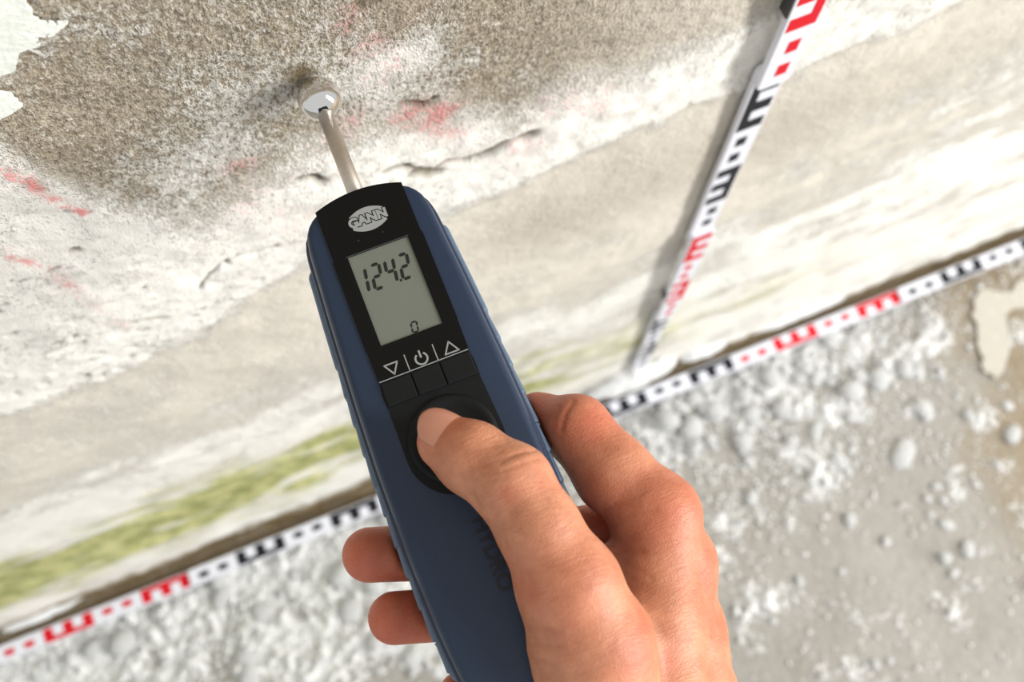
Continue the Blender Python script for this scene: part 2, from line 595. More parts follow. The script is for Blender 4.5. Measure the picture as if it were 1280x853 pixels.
def chip_mesh(seed, n=9):
    r = random.Random(seed)
    vs_, fs = [], []
    rad = [.36 + .22 * r.random() for _ in range(n)]
    asp = .65 + .3 * r.random()
    for lay, (sc, z) in enumerate(((.92, 0.0), (1.0, .14), (.72, .34))):
        for i in range(n):
            t = 2 * math.pi * i / n
            vs_.append((rad[i] * sc * math.cos(t), rad[i] * sc * math.sin(t) * asp, z + (r.random() - .5) * .08 * (lay > 0)))
    vs_.append((0, 0, .42))
    for lay in range(2):
        for i in range(n):
            j = (i + 1) % n
            fs.append((lay * n + i, lay * n + j, (lay + 1) * n + j, (lay + 1) * n + i))
    for i in range(n):
        fs.append((2 * n + i, 2 * n + (i + 1) % n, 3 * n))
    fs.append(tuple(range(n))[::-1])
    me = bpy.data.meshes.new('plaster_flake')
    me.from_pydata(vs_, [], fs)
    me.materials.append(M_chip)
    me.polygons.foreach_set('use_smooth', np.ones(len(fs), bool))
    me.update()
    return me


chip_meshes = [chip_mesh(s) for s in range(12)]
FZ = floor.data
_fco = np.empty(len(FZ.vertices) * 3, np.float32)
FZ.vertices.foreach_get('co', _fco)
_fco = _fco.reshape(-1, 3)


def floor_z(x, y):
    i = np.argmin((_fco[:, 0] - x) ** 2 + (_fco[:, 1] - y) ** 2)
    return float(_fco[i, 2])


def flake(x, y, s, label, group=None, k=None):
    o = bpy.data.objects.new('plaster_flake', chip_meshes[random.randrange(12) if k is None else k])
    C.objects.link(o)
    hgt = .55 + .5 * random.random()
    o.scale = (s, s, s * hgt)
    o.rotation_euler = (random.uniform(-.12, .12), random.uniform(-.12, .12), random.uniform(0, 6.28))
    o.location = (x, y, floor_z(x, y) - .0006)
    tag(o, label, 'plaster flake', group)
    return o


single = {
    0: 'large rounded white plaster flake on brownish floor at the right edge',
    2: 'biggest white plaster lump on the grey floor right of hand',
    8: 'white oval plaster flake alone on grey floor right of the knuckles',
    9: 'white plaster flake on grey floor just right of the lone oval flake',
    10: 'small white plaster flake on grey floor nearest the back of the hand',
    12: 'bright white plaster flake on floor just above the index knuckle',
    24: 'beige tinted broad flake in the small flake cluster at lower right',
}
CH = [(0.5826, -0.206, 0.0238), (0.5088, -0.1533, 0.0206), (0.4652, -0.18, 0.0345), (0.544, -0.1176, 0.0164), (0.5484, -0.1477, 0.0099), (0.5509, -0.1701, 0.0164), (0.5945, -0.1755, 0.0148), (0.5224, -0.2374, 0.0132), (0.3823, -0.2213, 0.0181), (0.4078, -0.2553, 0.014), (0.3065, -0.2578, 0.014), (0.2644, -0.2833, 0.0099), (0.2963, -0.1627, 0.0197), (0.2754, -0.1817, 0.0115), (0.2618, -0.1912, 0.0082), (0.3897, -0.1634, 0.0115), (0.4057, -0.1652, 0.0132), (0.3911, -0.1757, 0.0132), (0.3511, -0.2654, 0.0099), (0.4685, -0.2319, 0.0132), (0.4829, -0.2404, 0.0132), (0.4639, -0.2479, 0.0099), (0.4744, -0.2636, 0.0181), (0.4564, -0.2923, 0.0164), (0.4817, -0.2938, 0.0206), (0.4572, -0.31, 0.0148), (0.4829, -0.2243, 0.0115), (0.3919, -0.2392, 0.0074), (0.3516, -0.184, 0.0099), (0.341, -0.3594, 0.0115), (0.3577, -0.362, 0.0099), (0.246, -0.2918, 0.0082), (0.4666, -0.4086, 0.0066), (0.3539, -0.1544, 0.0132), (0.42, -0.1555, 0.0099)]
for i, (x, y, s) in enumerate(CH):
    if i in single:
        flake(x, y, s, single[i], k=i % 12)
    else:
        flake(x, y, s, 'small loose white plaster flake on the bare grey floor right of the hand', 'small flakes on the grey floor', k=i % 12)
cnt = 0
while cnt < 120:
    x = random.uniform(-.46, .10)
    y = random.uniform(-.22, -.036)
    flake(x, y, random.choice((.008, .011, .014, .018, .024, .030)) * random.uniform(.8, 1.2), 'white plaster flake in the dense litter left of the meter', 'flakes in the litter left of the meter')
    cnt += 1
cnt = 0
while cnt < 90:
    x = random.gauss(.36, .09)
    y = -.036 - abs(random.gauss(0, .05))
    if y < -.2 or x > .56:
        continue
    flake(x, y, random.choice((.007, .010, .014, .020, .028)) * random.uniform(.8, 1.2), 'white plaster flake in the litter below the flat rule right of the hand', 'flakes in the litter right of the hand')
    cnt += 1

bm = bmesh.new()
cr = [(0.6058, -0.0734), (0.6293, -0.0483), (0.6495, -0.0662), (0.6791, -0.0582), (0.6815, -0.0809), (0.6409, -0.0874), (0.6229, -0.1238), (0.5946, -0.1487), (0.5896, -0.1344), (0.5964, -0.1036)]
prism(bm, jag(cr[::-1], 4, .007, 3), 0, .0012, .0005, 1)
o = bm_obj('paint_skin', bm, M_cream)
o.location = (0, 0, .0012)
tag(o, 'long cream paint skin with a pointed end stuck to the brownish floor', 'paint skin')

# white lumps lying between the wall foot and the rule
def chunk(x0, x1, y0, y1, ry, rz, seed, label):
    vs_, fs = [], []
    N1, N2 = 30, 16
    for i in range(N1):
        t = i / (N1 - 1)
        r0 = (math.sin(math.pi * min(max(t, .015), .985))) ** .45
        for j in range(N2):
            a_ = 2 * math.pi * j / N2
            q = np.array([t * 11.0]), np.array([2.5 * math.cos(a_) + 2.0 * math.sin(a_)])
            nz_ = 1 + .5 * (float(fbm(q[0], q[1], 1.0, 3, seed)[0]) - .5)
            vs_.append((x0 + (x1 - x0) * t, y0 + (y1 - y0) * t + ry * r0 * nz_ * math.cos(a_), rz * .85 + rz * r0 * nz_ * math.sin(a_)))
    for i in range(N1 - 1):
        for j in range(N2):
            k = (j + 1) % N2
            fs.append((i * N2 + j, i * N2 + k, (i + 1) * N2 + k, (i + 1) * N2 + j))
    fs.append(tuple(range(N2))[::-1])
    fs.append(tuple((N1 - 1) * N2 + j for j in range(N2)))
    o = mesh_obj('plaster_chunk', vs_, fs, M_chip, smooth=True)
    return tag(o, label, 'plaster chunk')


chunk(-.452, -.357, -.003, .003, .0085, .0085, 5, 'long white plaster chunk lying between the mossy wall foot and the flat rule')
chunk(.175, .275, -.004, -.004, .012, .036, 8, 'tall white plaster chunk at wall foot carrying the upright rule')
chunk(.285, .345, -.002, .002, .010, .017, 12, 'white plaster chunk at wall foot just right of the upright rule')
chunk(.36, .50, .000, .002, .010, .015, 15, 'longest white plaster ridge at wall foot far right of the upright rule')

# crumbs nobody could count
ico = [(0, 0, 1), (.94, 0, .2), (.29, .9, .2), (-.76, .55, .2), (-.76, -.55, .2), (.29, -.9, .2), (0, 0, -.5)]
icf = [(0, 1, 2), (0, 2, 3), (0, 3, 4), (0, 4, 5), (0, 5, 1), (6, 2, 1), (6, 3, 2), (6, 4, 3), (6, 5, 4), (6, 1, 5)]
ico = np.array(ico)
icf = np.array(icf)
NC = 5200
px_ = np.where(rng.random(NC) < .55, rng.uniform(-.5, .1, NC), rng.normal(.36, .13, NC))
py_ = -.032 - np.abs(rng.normal(0, .085, NC))
far = rng.random(NC) < .12
px_ = np.where(far, rng.uniform(-.5, .75, NC), px_)
py_ = np.where(far, rng.uniform(-.42, -.03, NC), py_)
sz = rng.uniform(.0008, .0030, NC)
fx = np.searchsorted(np.unique(_fco[:, 0]), px_)
ux, uy = np.unique(_fco[:, 0]), np.unique(_fco[:, 1])
fi = np.clip(np.searchsorted(ux, px_), 0, len(ux) - 1) * len(uy) + np.clip(np.searchsorted(uy, py_), 0, len(uy) - 1)
pz_ = _fco[fi, 2]
jit = rng.uniform(.65, 1.3, (NC, 7, 3))
co = ico[None] * jit * sz[:, None, None] + np.stack([px_, py_, pz_ + sz * .3], -1)[:, None]
fa = icf[None] + (np.arange(NC) * 7)[:, None, None]
me = np_mesh('plaster_crumbs', co.reshape(-1, 3), fa.reshape(-1, 3))
o = link_mesh('plaster_crumbs', me, M_chip)
tag(o, 'fine white plaster crumbs and powder strewn over the floor', 'plaster crumbs', kind='stuff')

# ------------------------------------------------------------------ moisture meter
meter = bpy.data.objects.new('moisture_meter', None)
C.objects.link(meter)
tag(meter, 'blue handheld moisture meter with black front and steel ball probe on the wall', 'moisture meter')
meter.matrix_world = Matrix((
    (0.999982, 0.006001, 0.0, 0.008797),
    (-0.005990, 0.998119, 0.061008, -0.049242),
    (0.000366, -0.061007, 0.998137, 0.818459),
    (0, 0, 0, 1)))
M_blue = simple_mat('blue_shell', (35, 50, 72), .42, spec=.4, noise_amt=.03, nscale=500, bump=.00006, bscale=5000)
M_grip = simple_mat('blue_grip', (84, 103, 124), .5, spec=.4, noise_amt=.04, bump=.00008, bscale=4000)
M_lens = simple_mat('black_lens', (9, 11, 12), .22, spec=.25, noise_amt=.02)
M_key = simple_mat('black_rubber', (15, 17, 18), .6, spec=.25, noise_amt=.10, nscale=900, bump=.0001, bscale=3500)
M_lcd = simple_mat('lcd_glass', (116, 121, 109), .35, spec=.3, noise_amt=.03, nscale=60)
M_seg = simple_mat('lcd_ink', (22, 24, 22), .5, noise_amt=.02)
M_print = simple_mat('grey_print', (154, 156, 154), .5, noise_amt=.02)
M_emb = simple_mat('embossed_blue', (12, 18, 30), .45, noise_amt=.03)
M_steel = simple_mat('brushed_steel', (206, 196, 184), .42, metal=1.0, noise_amt=.05, nscale=800)
M_chrome = simple_mat('polished_steel', (224, 222, 218), .06, metal=1.0, noise_amt=.01)
mm = .001

st_y = [2.3, 2.1, 1.7, 1.0, 0.2, -0.8, -2.0, -3.4, -5.2, -7.5, -10.5, -15, -22, -30, -40, -50, -60, -70, -80, -92, -105, -116, -126, -134, -141, -147, -151, -154, -155.5, -156]
def halfw(y):
    return float(np.interp(-y, [-2.3, -2.1, -1.7, -1.0, -.2, .8, 2.0, 3.4, 5.2, 7.5, 10.5, 15, 22, 30, 40, 60, 80, 105, 125, 140, 147, 151, 154, 155.5, 156],
                           [3.5, 6.2, 9.0, 12.0, 14.3, 16.4, 18.5, 20.0, 21.2, 21.9, 22.4, 22.7, 23.1, 23.6, 24.1, 25.0, 25.6, 25.7, 25.0, 23.8, 22.0, 19.5, 16, 12, 5]))
prof = [(5.2, 0), (4.4, -.15), (3.7, -.6), (3.2, -1.4), (2.8, -2.8), (2.6, -4.5), (2.55, -5.0), (3.2, -5.3), (3.2, -5.9), (1.9, -6.2), (1.5, -6.9), (1.3, -8.2),
        (1.4, -9.4), (2.3, -9.9), (2.3, -20.6), (2.3, -23.5), (3.4, -25.8), (5.6, -27.3), (8.5, -28)]


def body_section(y):
    W = halfw(y)
    k = min(1.0, W / 22.0)
    dz = -max(0.0, y + 1.2) ** 1.4 * .25
    if y < -146:
        dz = -(-146 - y) ** 1.5 * .10
    pts = []
    inner = W - 5.2 * k
    for t in (0, .5):
        pts.append((inner * t, dz))
    for off, z in prof:
        zc = z if z > -24 else z
        pts.append((W - off * k, max(zc + dz, -28)))
    pts.append((0, -28))
    right = [(x, y, z) for x, z in pts]
    left = [(-x, yy_, z) for x, yy_, z in right[1:-1]][::-1]
    return right + left


vs_, fs = [], []
for y in st_y:
    vs_ += [(x * mm, yy_ * mm, z * mm) for x, yy_, z in body_section(y)]
ns = len(body_section(0))
for i in range(len(st_y) - 1):
    for j in range(ns):
        k = (j + 1) % ns
        fs.append((i * ns + j, i * ns + k, (i + 1) * ns + k, (i + 1) * ns + j))
fs.append(tuple(range(ns))[::-1])
fs.append(tuple((len(st_y) - 1) * ns + j for j in range(ns)))
body = mesh_obj('body', vs_, fs, M_blue, meter, smooth=True)
bmf = bmesh.new()
bmf.from_mesh(body.data)
bmesh.ops.recalc_face_normals(bmf, faces=bmf.faces[:])
bmf.to_mesh(body.data)
bmf.free()
es = body.modifiers.new('split', 'EDGE_SPLIT')
es.split_angle = math.radians(48)

# scalloped rubber side grips
for s in (-1, 1):
    ys = np.linspace(-12, -142, 300)
    vs_, fs = [], []
    ring = [(2.6, -9.9), (1.2, -10.2), (.5, -10.9), (.1, -12.5), (0, -15), (.2, -18), (.9, -20), (2.6, -20.6)]
    for y in ys:
        W = halfw(y)
        end = min(1.0, (-12 - y) / 2.0, (y + 142) / 3.0)
        end = max(end, 0.02) ** .5
        sc = 0.0
        if y < -44:
            ph = ((-y - 44) % 9.4) / 9.4
            sc = .75 * (1 - min(1.0, abs(ph - .04) / .05)) if ph < .09 else .30 * (1 - ph)
        for off, z in ring:
            x = W - 2.6 + (2.6 - off) * end + (.32 - sc * 1.5) * (1 if off < 2 else 0) * end
            vs_.append((s * x * mm, y * mm, z * mm))
    nr = len(ring)
    for i in range(len(ys) - 1):
        for j in range(nr - 1):
            f = (i * nr + j, i * nr + j + 1, (i + 1) * nr + j + 1, (i + 1) * nr + j)
            fs.append(f if s > 0 else f[::-1])
    g = mesh_obj('side_grip', vs_, fs, M_grip, meter, smooth=True)
    g['label'] = 'lighter blue scalloped rubber side grip'

# glossy black display window: frame around the glass opening
PX = 13.7
bm = bmesh.new()
arc = [(x, 2.35 - (x / 13.7) ** 2 * 2.6) for x in np.linspace(PX, -PX, 17)]
zt_ = .55 * mm
prism(bm, scaled([(-PX, -17.6), (PX, -17.6)] + arc), -.6 * mm, zt_)
prism(bm, scaled(box_pts(-PX - .35, -9.4, -47.1, -17.6)), -.3 * mm, zt_)
prism(bm, scaled(box_pts(9.4, PX + .35, -47.1, -17.6)), -.3 * mm, zt_)
prism(bm, scaled([(-PX - .0, -57.4), (PX + .0, -57.4), (PX + .2, -47.1), (-PX - .2, -47.1)]), -.3 * mm, zt_)
lens = bm_obj('display_window', bm, M_lens, meter)
bm = bmesh.new()
prism(bm, scaled(box_pts(-9.6, 9.6, -47.3, -17.4)), -.1 * mm, .12 * mm)
lcd = bm_obj('screen', bm, M_lcd, meter)
lcd['label'] = 'grey-green liquid crystal screen reading 124.2'
bm = bmesh.new()
prism(bm, scaled(box_pts(-9.9, 9.7, -17.55, -17.25)), zt_, zt_ + .05 * mm)
bm_obj('screen_edge', bm, simple_mat('edge_line', (60, 63, 62), .4), lens)

SEGS = {'1': 'bc', '2': 'abged', '4': 'fgbc', '0': 'abcdef'}


def digit(ch, x0, y0, w, hgt, th, name='screen_digit'):
    sh = .14
    bm = bmesh.new()
    g = th * .16
    hh = hgt / 2

    def P(x, y):
        return ((x0 + x + sh * y) * mm, (y0 + y) * mm)

    def hseg(y):
        prism(bm, [P(g, y), P(g + th * .4, y - th / 2), P(w - g - th * .4, y - th / 2), P(w - g, y), P(w - g - th * .4, y + th / 2), P(g + th * .4, y + th / 2)], .12 * mm, .16 * mm)

    def vseg(x, ya, yb):
        prism(bm, [P(x, ya + g), P(x + th / 2, ya + g + th / 2), P(x + th / 2, yb - g - th / 2), P(x, yb - g), P(x - th / 2, yb - g - th / 2), P(x - th / 2, ya + g + th / 2)], .12 * mm, .16 * mm)
    for s in SEGS[ch]:
        if s == 'a':
            hseg(hgt)
        elif s == 'g':
            hseg(hh)
        elif s == 'd':
            hseg(0)
        elif s == 'b':
            vseg(w, hh, hgt)
        elif s == 'c':
            vseg(w, 0, hh)
        elif s == 'e':
            vseg(0, 0, hh)
        elif s == 'f':
            vseg(0, hh, hgt)
    return bm_obj(name, bm, M_seg, lcd)


digit('1', -9.5, -30.0, 2.5, 7.6, 1.0)
digit('2', -5.1, -30.0, 2.5, 7.6, 1.0)
digit('4', -.75, -30.0, 2.5, 7.6, 1.0)
digit('2', 3.6, -30.0, 2.5, 7.6, 1.0)
digit('0', .5, -46.6, 1.7, 3.1, .55)
bm = bmesh.new()
prism(bm, scaled(box_pts(2.45, 3.2, -30.3, -29.6)), .12 * mm, .16 * mm)
bm_obj('decimal_point', bm, M_seg, lcd)


def text_mesh(name, s, size, loc, rotz, mat, parent, offset=0.0, extrude=.05, sx=1.0):
    cu = bpy.data.curves.new(name, 'FONT')
    cu.body = s
    cu.size = size * mm
    cu.align_x = 'CENTER'
    cu.align_y = 'CENTER'
    cu.extrude = extrude * mm
    cu.offset = offset * mm
    tmp = bpy.data.objects.new(name, cu)
    C.objects.link(tmp)
    dg = bpy.context.evaluated_depsgraph_get()
    me = bpy.data.meshes.new_from_object(tmp.evaluated_get(dg))
    bpy.data.objects.remove(tmp)
    bpy.data.curves.remove(cu)
    me.materials.clear()
    o = link_mesh(name, me, mat, parent)
    o.location = (loc[0] * mm, loc[1] * mm, loc[2] * mm)
    o.rotation_euler = (0, 0, rotz)
    o.scale = (sx, 1, 1)
    return o


# emblem
bm = bmesh.new()
top = [(x, -7.9 + 2.0 + 1.9 * (1 - (x / 5.6) ** 2)) for x in np.linspace(5.3, -5.3, 13)]
bot = [(x, -7.9 - 2.0 - 1.9 * (1 - (x / 5.6) ** 2)) for x in np.linspace(-5.3, 5.3, 13)]
prism(bm, scaled([(p[0] + .4, p[1]) for p in bot + top]), zt_, zt_ + .04 * mm)
emb = bm_obj('emblem', bm, M_print, lens)
text_mesh('emblem_outline', 'GANN', 4.05, (.35, -7.9, .61), 0, M_lens, lens, offset=.50, extrude=.01, sx=1.0)
text_mesh('emblem_lettering', 'GANN', 4.05, (.35, -7.9, .64), 0, M_print, lens, offset=.22, extrude=.01, sx=1.0)
for dx in (-4.6, 3.0):
    bm = bmesh.new()
    prism(bm, scaled([(dx + .18 * math.cos(t), -13.6 + .18 * math.sin(t)) for t in np.linspace(0, 6.28, 8, endpoint=False)]), zt_, zt_ + .03 * mm)
    bm_obj('print_dot', bm, simple_mat('dot_print', (70, 72, 72), .5), lens)


def stroke(bm, pts, wd, z0, z1, closed=False):
    n = len(pts)
    rng_ = range(n if closed else n - 1)
    for i in rng_:
        p = Vector(pts[i])
        q = Vector(pts[(i + 1) % n])
        d = (q - p).normalized()
        nn = Vector((-d.y, d.x)) * wd / 2
        e = d * wd / 2 * (1 if closed else 0)
        prism(bm, scaled([p - nn - e, q - nn + e, q + nn + e, p + nn - e]), z0, z1)


def icon(name, paths, wd=.42):
    bm = bmesh.new()
    for pts, cl in paths:
        stroke(bm, pts, wd, zt_, zt_ + .04 * mm, cl)
    return bm_obj(name, bm, M_print, lens)


icon('down_arrow_icon', [([(-10.6, -53.1), (-6.7, -53.1), (-8.6, -56.4)], True)])
icon('up_arrow_icon', [([(6.9, -56.4), (11.0, -56.4), (9.0, -53.0)], True)])
th_ = np.linspace(math.radians(125), math.radians(415), 20)
icon('power_icon', [([(.1 + 1.75 * math.cos(t), -54.9 + 1.75 * math.sin(t)) for t in th_], False), ([(.1, -52.3), (.1, -54.6)], False)], .55)
icon('divider_line', [([(-4.2, -52.0), (-4.2, -57.4)], False)], .3)
icon('divider_line', [([(4.4, -52.0), (4.4, -57.4)], False)], .3)
icon('panel_line', [([(-13.5, -57.25), (13.5, -57.25)], False)], .3)

# keypad: rubber base, three keys, round pad
bm = bmesh.new()
cx, cy, R_ = 0.3, -80.2, 14.3
low = [(cx + R_ * math.cos(t) * 1.0, cy - 1.5 + R_ * math.sin(t)) for t in np.linspace(math.radians(180), math.radians(360), 25)]
prism(bm, scaled(low + [(13.9, -66), (14.1, -61.5), (13.7, -57.6), (-13.7, -57.6), (-14.1, -61.5), (-13.8, -66)]), -.4 * mm, .25 * mm)
kp = bm_obj('keypad', bm, M_key, meter)
for x0, x1 in ((-13.5, -4.5), (-4.2, 4.2), (4.5, 13.5)):
    bm = bmesh.new()
    prism(bm, scaled(box_pts(x0, x1, -65.0, -57.8)), .2 * mm, 1.05 * mm, .35 * mm, 3)
    bm_obj('key', bm, M_key, kp)
vs_, fs = [], []
pr = [(0, .35), (4, .4), (7.5, .55), (9.4, .95), (10.6, 1.35), (11.6, 1.5), (12.4, 1.35), (12.9, .85), (13.0, .1)]
NS = 56
for r, z in pr:
    for i in range(NS):
        t = 2 * math.pi * i / NS
        vs_.append(((cx + r * math.cos(t)) * mm, (cy + r * math.sin(t)) * mm, z * mm))
for k in range(len(pr) - 1):
    for i in range(NS):
        j = (i + 1) % NS
        fs.append((k * NS + i, (k + 1) * NS + i, (k + 1) * NS + j, k * NS + j))
dial = mesh_obj('round_button', vs_, fs, M_key, kp, smooth=True)

t_ = text_mesh('raised_lettering', 'HYDRO', 6.1, (-1.3, -113.8, .10), math.radians(-90), M_emb, body, offset=.06, extrude=.22)
t_['label'] = 'dark blue raised lettering on the handle'


# probe
def lathe_y(name, prof_, zc, mat, parent, seg=40):
    v, f = [], []
    for r, y in prof_:
        for i in range(seg):
            t = 2 * math.pi * i / seg
            v.append((r * math.cos(t) * mm, y * mm, (zc + r * math.sin(t)) * mm))
    for k in range(len(prof_) - 1):
        for i in range(seg):
            j = (i + 1) % seg
            f.append((k * seg + i, k * seg + j, (k + 1) * seg + j, (k + 1) * seg + i))
    f.append(tuple(range(seg))[::-1])
    f.append(tuple((len(prof_) - 1) * seg + i for i in range(seg)))
    return mesh_obj(name, v, f, mat, parent, smooth=True)


lathe_y('probe_rod', [(2.55, -6), (2.55, 20), (2.55, 38)], -9, M_steel, meter)
BR, BY = 7.0, 42.2
lathe_y('probe_ball', [(max(.05, BR * math.sin(a_)), BY - BR * math.cos(a_)) for a_ in np.linspace(.35, math.pi - .02, 28)], -9, M_chrome, meter, 56)

# ------------------------------------------------------------------ hand (one continuous skin surface)
HAND = {
    'thumb': [(0.006, -0.131, 0.8335, 0.0078), (0.011, -0.138, 0.8355, 0.0095), (0.0181, -0.1488, 0.838, 0.0105), (0.0203, -0.1623, 0.838, 0.0106), (0.0221, -0.179, 0.835, 0.0136)],
    'thenar': [(0.0221, -0.179, 0.835, 0.013), (0.0221, -0.195, 0.828, 0.016), (0.016, -0.222, 0.819, 0.018), (0.012, -0.255, 0.812, 0.020)],
    'index': [(0.0558, -0.1697, 0.808, 0.0116), (0.049, -0.154, 0.807, 0.0113), (0.0443, -0.1372, 0.805, 0.01), (0.0351, -0.1299, 0.795, 0.0093), (0.0209, -0.1255, 0.786, 0.0082), (0.0092, -0.1263, 0.786, 0.0074)],
    'middle': [(0.0561, -0.184, 0.799, 0.0116), (0.0468, -0.1691, 0.787, 0.0096), (0.0168, -0.1609, 0.7865, 0.0088), (-0.0079, -0.1537, 0.7885, 0.0086), (-0.0264, -0.1477, 0.795, 0.0082)],
    'ring': [(0.0521, -0.2021, 0.79, 0.0112), (0.0403, -0.1945, 0.782, 0.0092), (0.0109, -0.1821, 0.7855, 0.0083), (-0.0078, -0.1733, 0.7875, 0.008), (-0.026, -0.1675, 0.794, 0.0078)],
    'pinky': [(0.0498, -0.22, 0.782, 0.01), (0.0347, -0.2141, 0.78, 0.0082), (0.0102, -0.2025, 0.786, 0.0074), (-0.0006, -0.1973, 0.788, 0.0072), (-0.0156, -0.1951, 0.793, 0.0068)],
    'meta_index': [(0.0558, -0.1697, 0.808, 0.0116), (0.0427, -0.1975, 0.808, 0.0122), (0.022, -0.262, 0.812, 0.017)],
    'meta_middle': [(0.0561, -0.184, 0.799, 0.0116), (0.0472, -0.2092, 0.797, 0.0128), (0.027, -0.268, 0.805, 0.018)],
    'meta_ring': [(0.0521, -0.2021, 0.79, 0.0112), (0.0465, -0.2233, 0.787, 0.0124), (0.030, -0.270, 0.796, 0.017)],
    'meta_pinky': [(0.0498, -0.22, 0.782, 0.01), (0.0475, -0.2367, 0.778, 0.011), (0.031, -0.270, 0.788, 0.015)],
    'web': [(0.0385, -0.1790, 0.804, 0.0080), (0.034, -0.2010, 0.811, 0.012)],
    'forearm': [(.022, -.262, .804, .023), (.006, -.33, .808, .026), (-.02, -.44, .815, .033)],
}
VX = .00105
lo = np.array([-.058, -.480, .755])
hi = np.array([.078, -.112, .862])
dims = np.ceil((hi - lo) / VX).astype(int) + 1
GX = [lo[i] + VX * np.arange(dims[i]) for i in range(3)]
BIG = .03


def cone_dist(P, A, B):
    a = np.array(A[:3]); b = np.array(B[:3])
    ra, rb = A[3], B[3]
    ab = b - a
    L2 = float(ab @ ab)
    px, py, pz = P[0] - a[0], P[1] - a[1], P[2] - a[2]
    t = np.clip((px * ab[0] + py * ab[1] + pz * ab[2]) / L2, 0, 1)
    d = np.sqrt((px - t * ab[0]) ** 2 + (py - t * ab[1]) ** 2 + (pz - t * ab[2]) ** 2)
    tt = t * t * (3 - 2 * t) * .5 + t * .5
    return d - (ra + (rb - ra) * tt)


def smin(a, b, k):
    h = np.clip(.5 + .5 * (b - a) / k, 0, 1)
    return b + (a - b) * h - k * h * (1 - h)


def blank():
    return np.full(dims, BIG, np.float32)


def add_chain(D, pts, k):
    for A, B in zip(pts[:-1], pts[1:]):
        pad = max(A[3], B[3]) + k + .012
        i0 = [max(0, int((min(A[i], B[i]) - pad - lo[i]) / VX)) for i in range(3)]
        i1 = [min(dims[i], int((max(A[i], B[i]) + pad - lo[i]) / VX) + 2) for i in range(3)]
        sl = tuple(slice(i0[i], i1[i]) for i in range(3))
        P = (GX[0][sl[0]][:, None, None], GX[1][sl[1]][None, :, None], GX[2][sl[2]][None, None, :])
        d = cone_dist(P, A, B)
        D[sl] = smin(D[sl], d, k)
    return D


def catmull(pts, n=5):
    P = [np.array(p) for p in pts]
    P = [2 * P[0] - P[1]] + P + [2 * P[-1] - P[-2]]
    out = []
    for i in range(1, len(P) - 2):
        for k in range(n):
            t = k / n
            out.append(.5 * (2 * P[i] + (P[i + 1] - P[i - 1]) * t + (2 * P[i - 1] - 5 * P[i] + 4 * P[i + 1] - P[i + 2]) * t * t + (3 * P[i] - P[i - 1] - 3 * P[i + 1] + P[i + 2]) * t ** 3))
    out.append(P[-2])
    return out


def build_hand():
    D = blank()
    for nm in ('meta_index', 'meta_middle', 'meta_ring', 'meta_pinky'):
        add_chain(D, HAND[nm], .006)
    add_chain(D, HAND['forearm'], .012)
    add_chain(D, HAND['thenar'], .0045)
    add_chain(D, HAND['web'], .004)
    T = add_chain(blank(), HAND['thumb'], .0035)
    D = smin(D, T, .004)
    PX_, PY_, PZ_ = GX[0][:, None, None], GX[1][None, :, None], GX[2][None, None, :]
    for nm in ('index', 'middle', 'ring', 'pinky'):
        Fd = add_chain(blank(), HAND[nm], .003)
        m0 = HAND[nm][0]
        dist = np.sqrt((PX_ - m0[0]) ** 2 + (PY_ - m0[1]) ** 2 + (PZ_ - m0[2]) ** 2)
        k = .0065 - .0055 * np.clip((dist - .012) / .014, 0, 1)
        D = smin(D, Fd, k).astype(np.float32)
    # the skin gives way to the meter it grips
    mw = np.array(meter.matrix_world.inverted())
    lx = mw[0, 0] * PX_ + mw[0, 1] * PY_ + mw[0, 2] * PZ_ + mw[0, 3]
    ly = mw[1, 0] * PX_ + mw[1, 1] * PY_ + mw[1, 2] * PZ_ + mw[1, 3]
    lz = mw[2, 0] * PX_ + mw[2, 1] * PY_ + mw[2, 2] * PZ_ + mw[2, 3]
    hwid = np.interp(-ly, [0, .04, .08, .105, .125, .14, .15, .156], [.0229, .0247, .0262, .0263, .0256, .0244, .0214, .0124])
    rr = .003
    qx = np.abs(lx) - hwid + rr
    qy = np.abs(ly + .078) - .0785 + rr
    qz = np.abs(lz + .0138) - .0146 + rr
    bd = np.sqrt(np.maximum(qx, 0) ** 2 + np.maximum(qy, 0) ** 2 + np.maximum(qz, 0) ** 2) + np.minimum(np.maximum(qx, np.maximum(qy, qz)), 0) - rr
    D = -smin(-D, (bd - .0002), .002)
    return D.astype(np.float32)


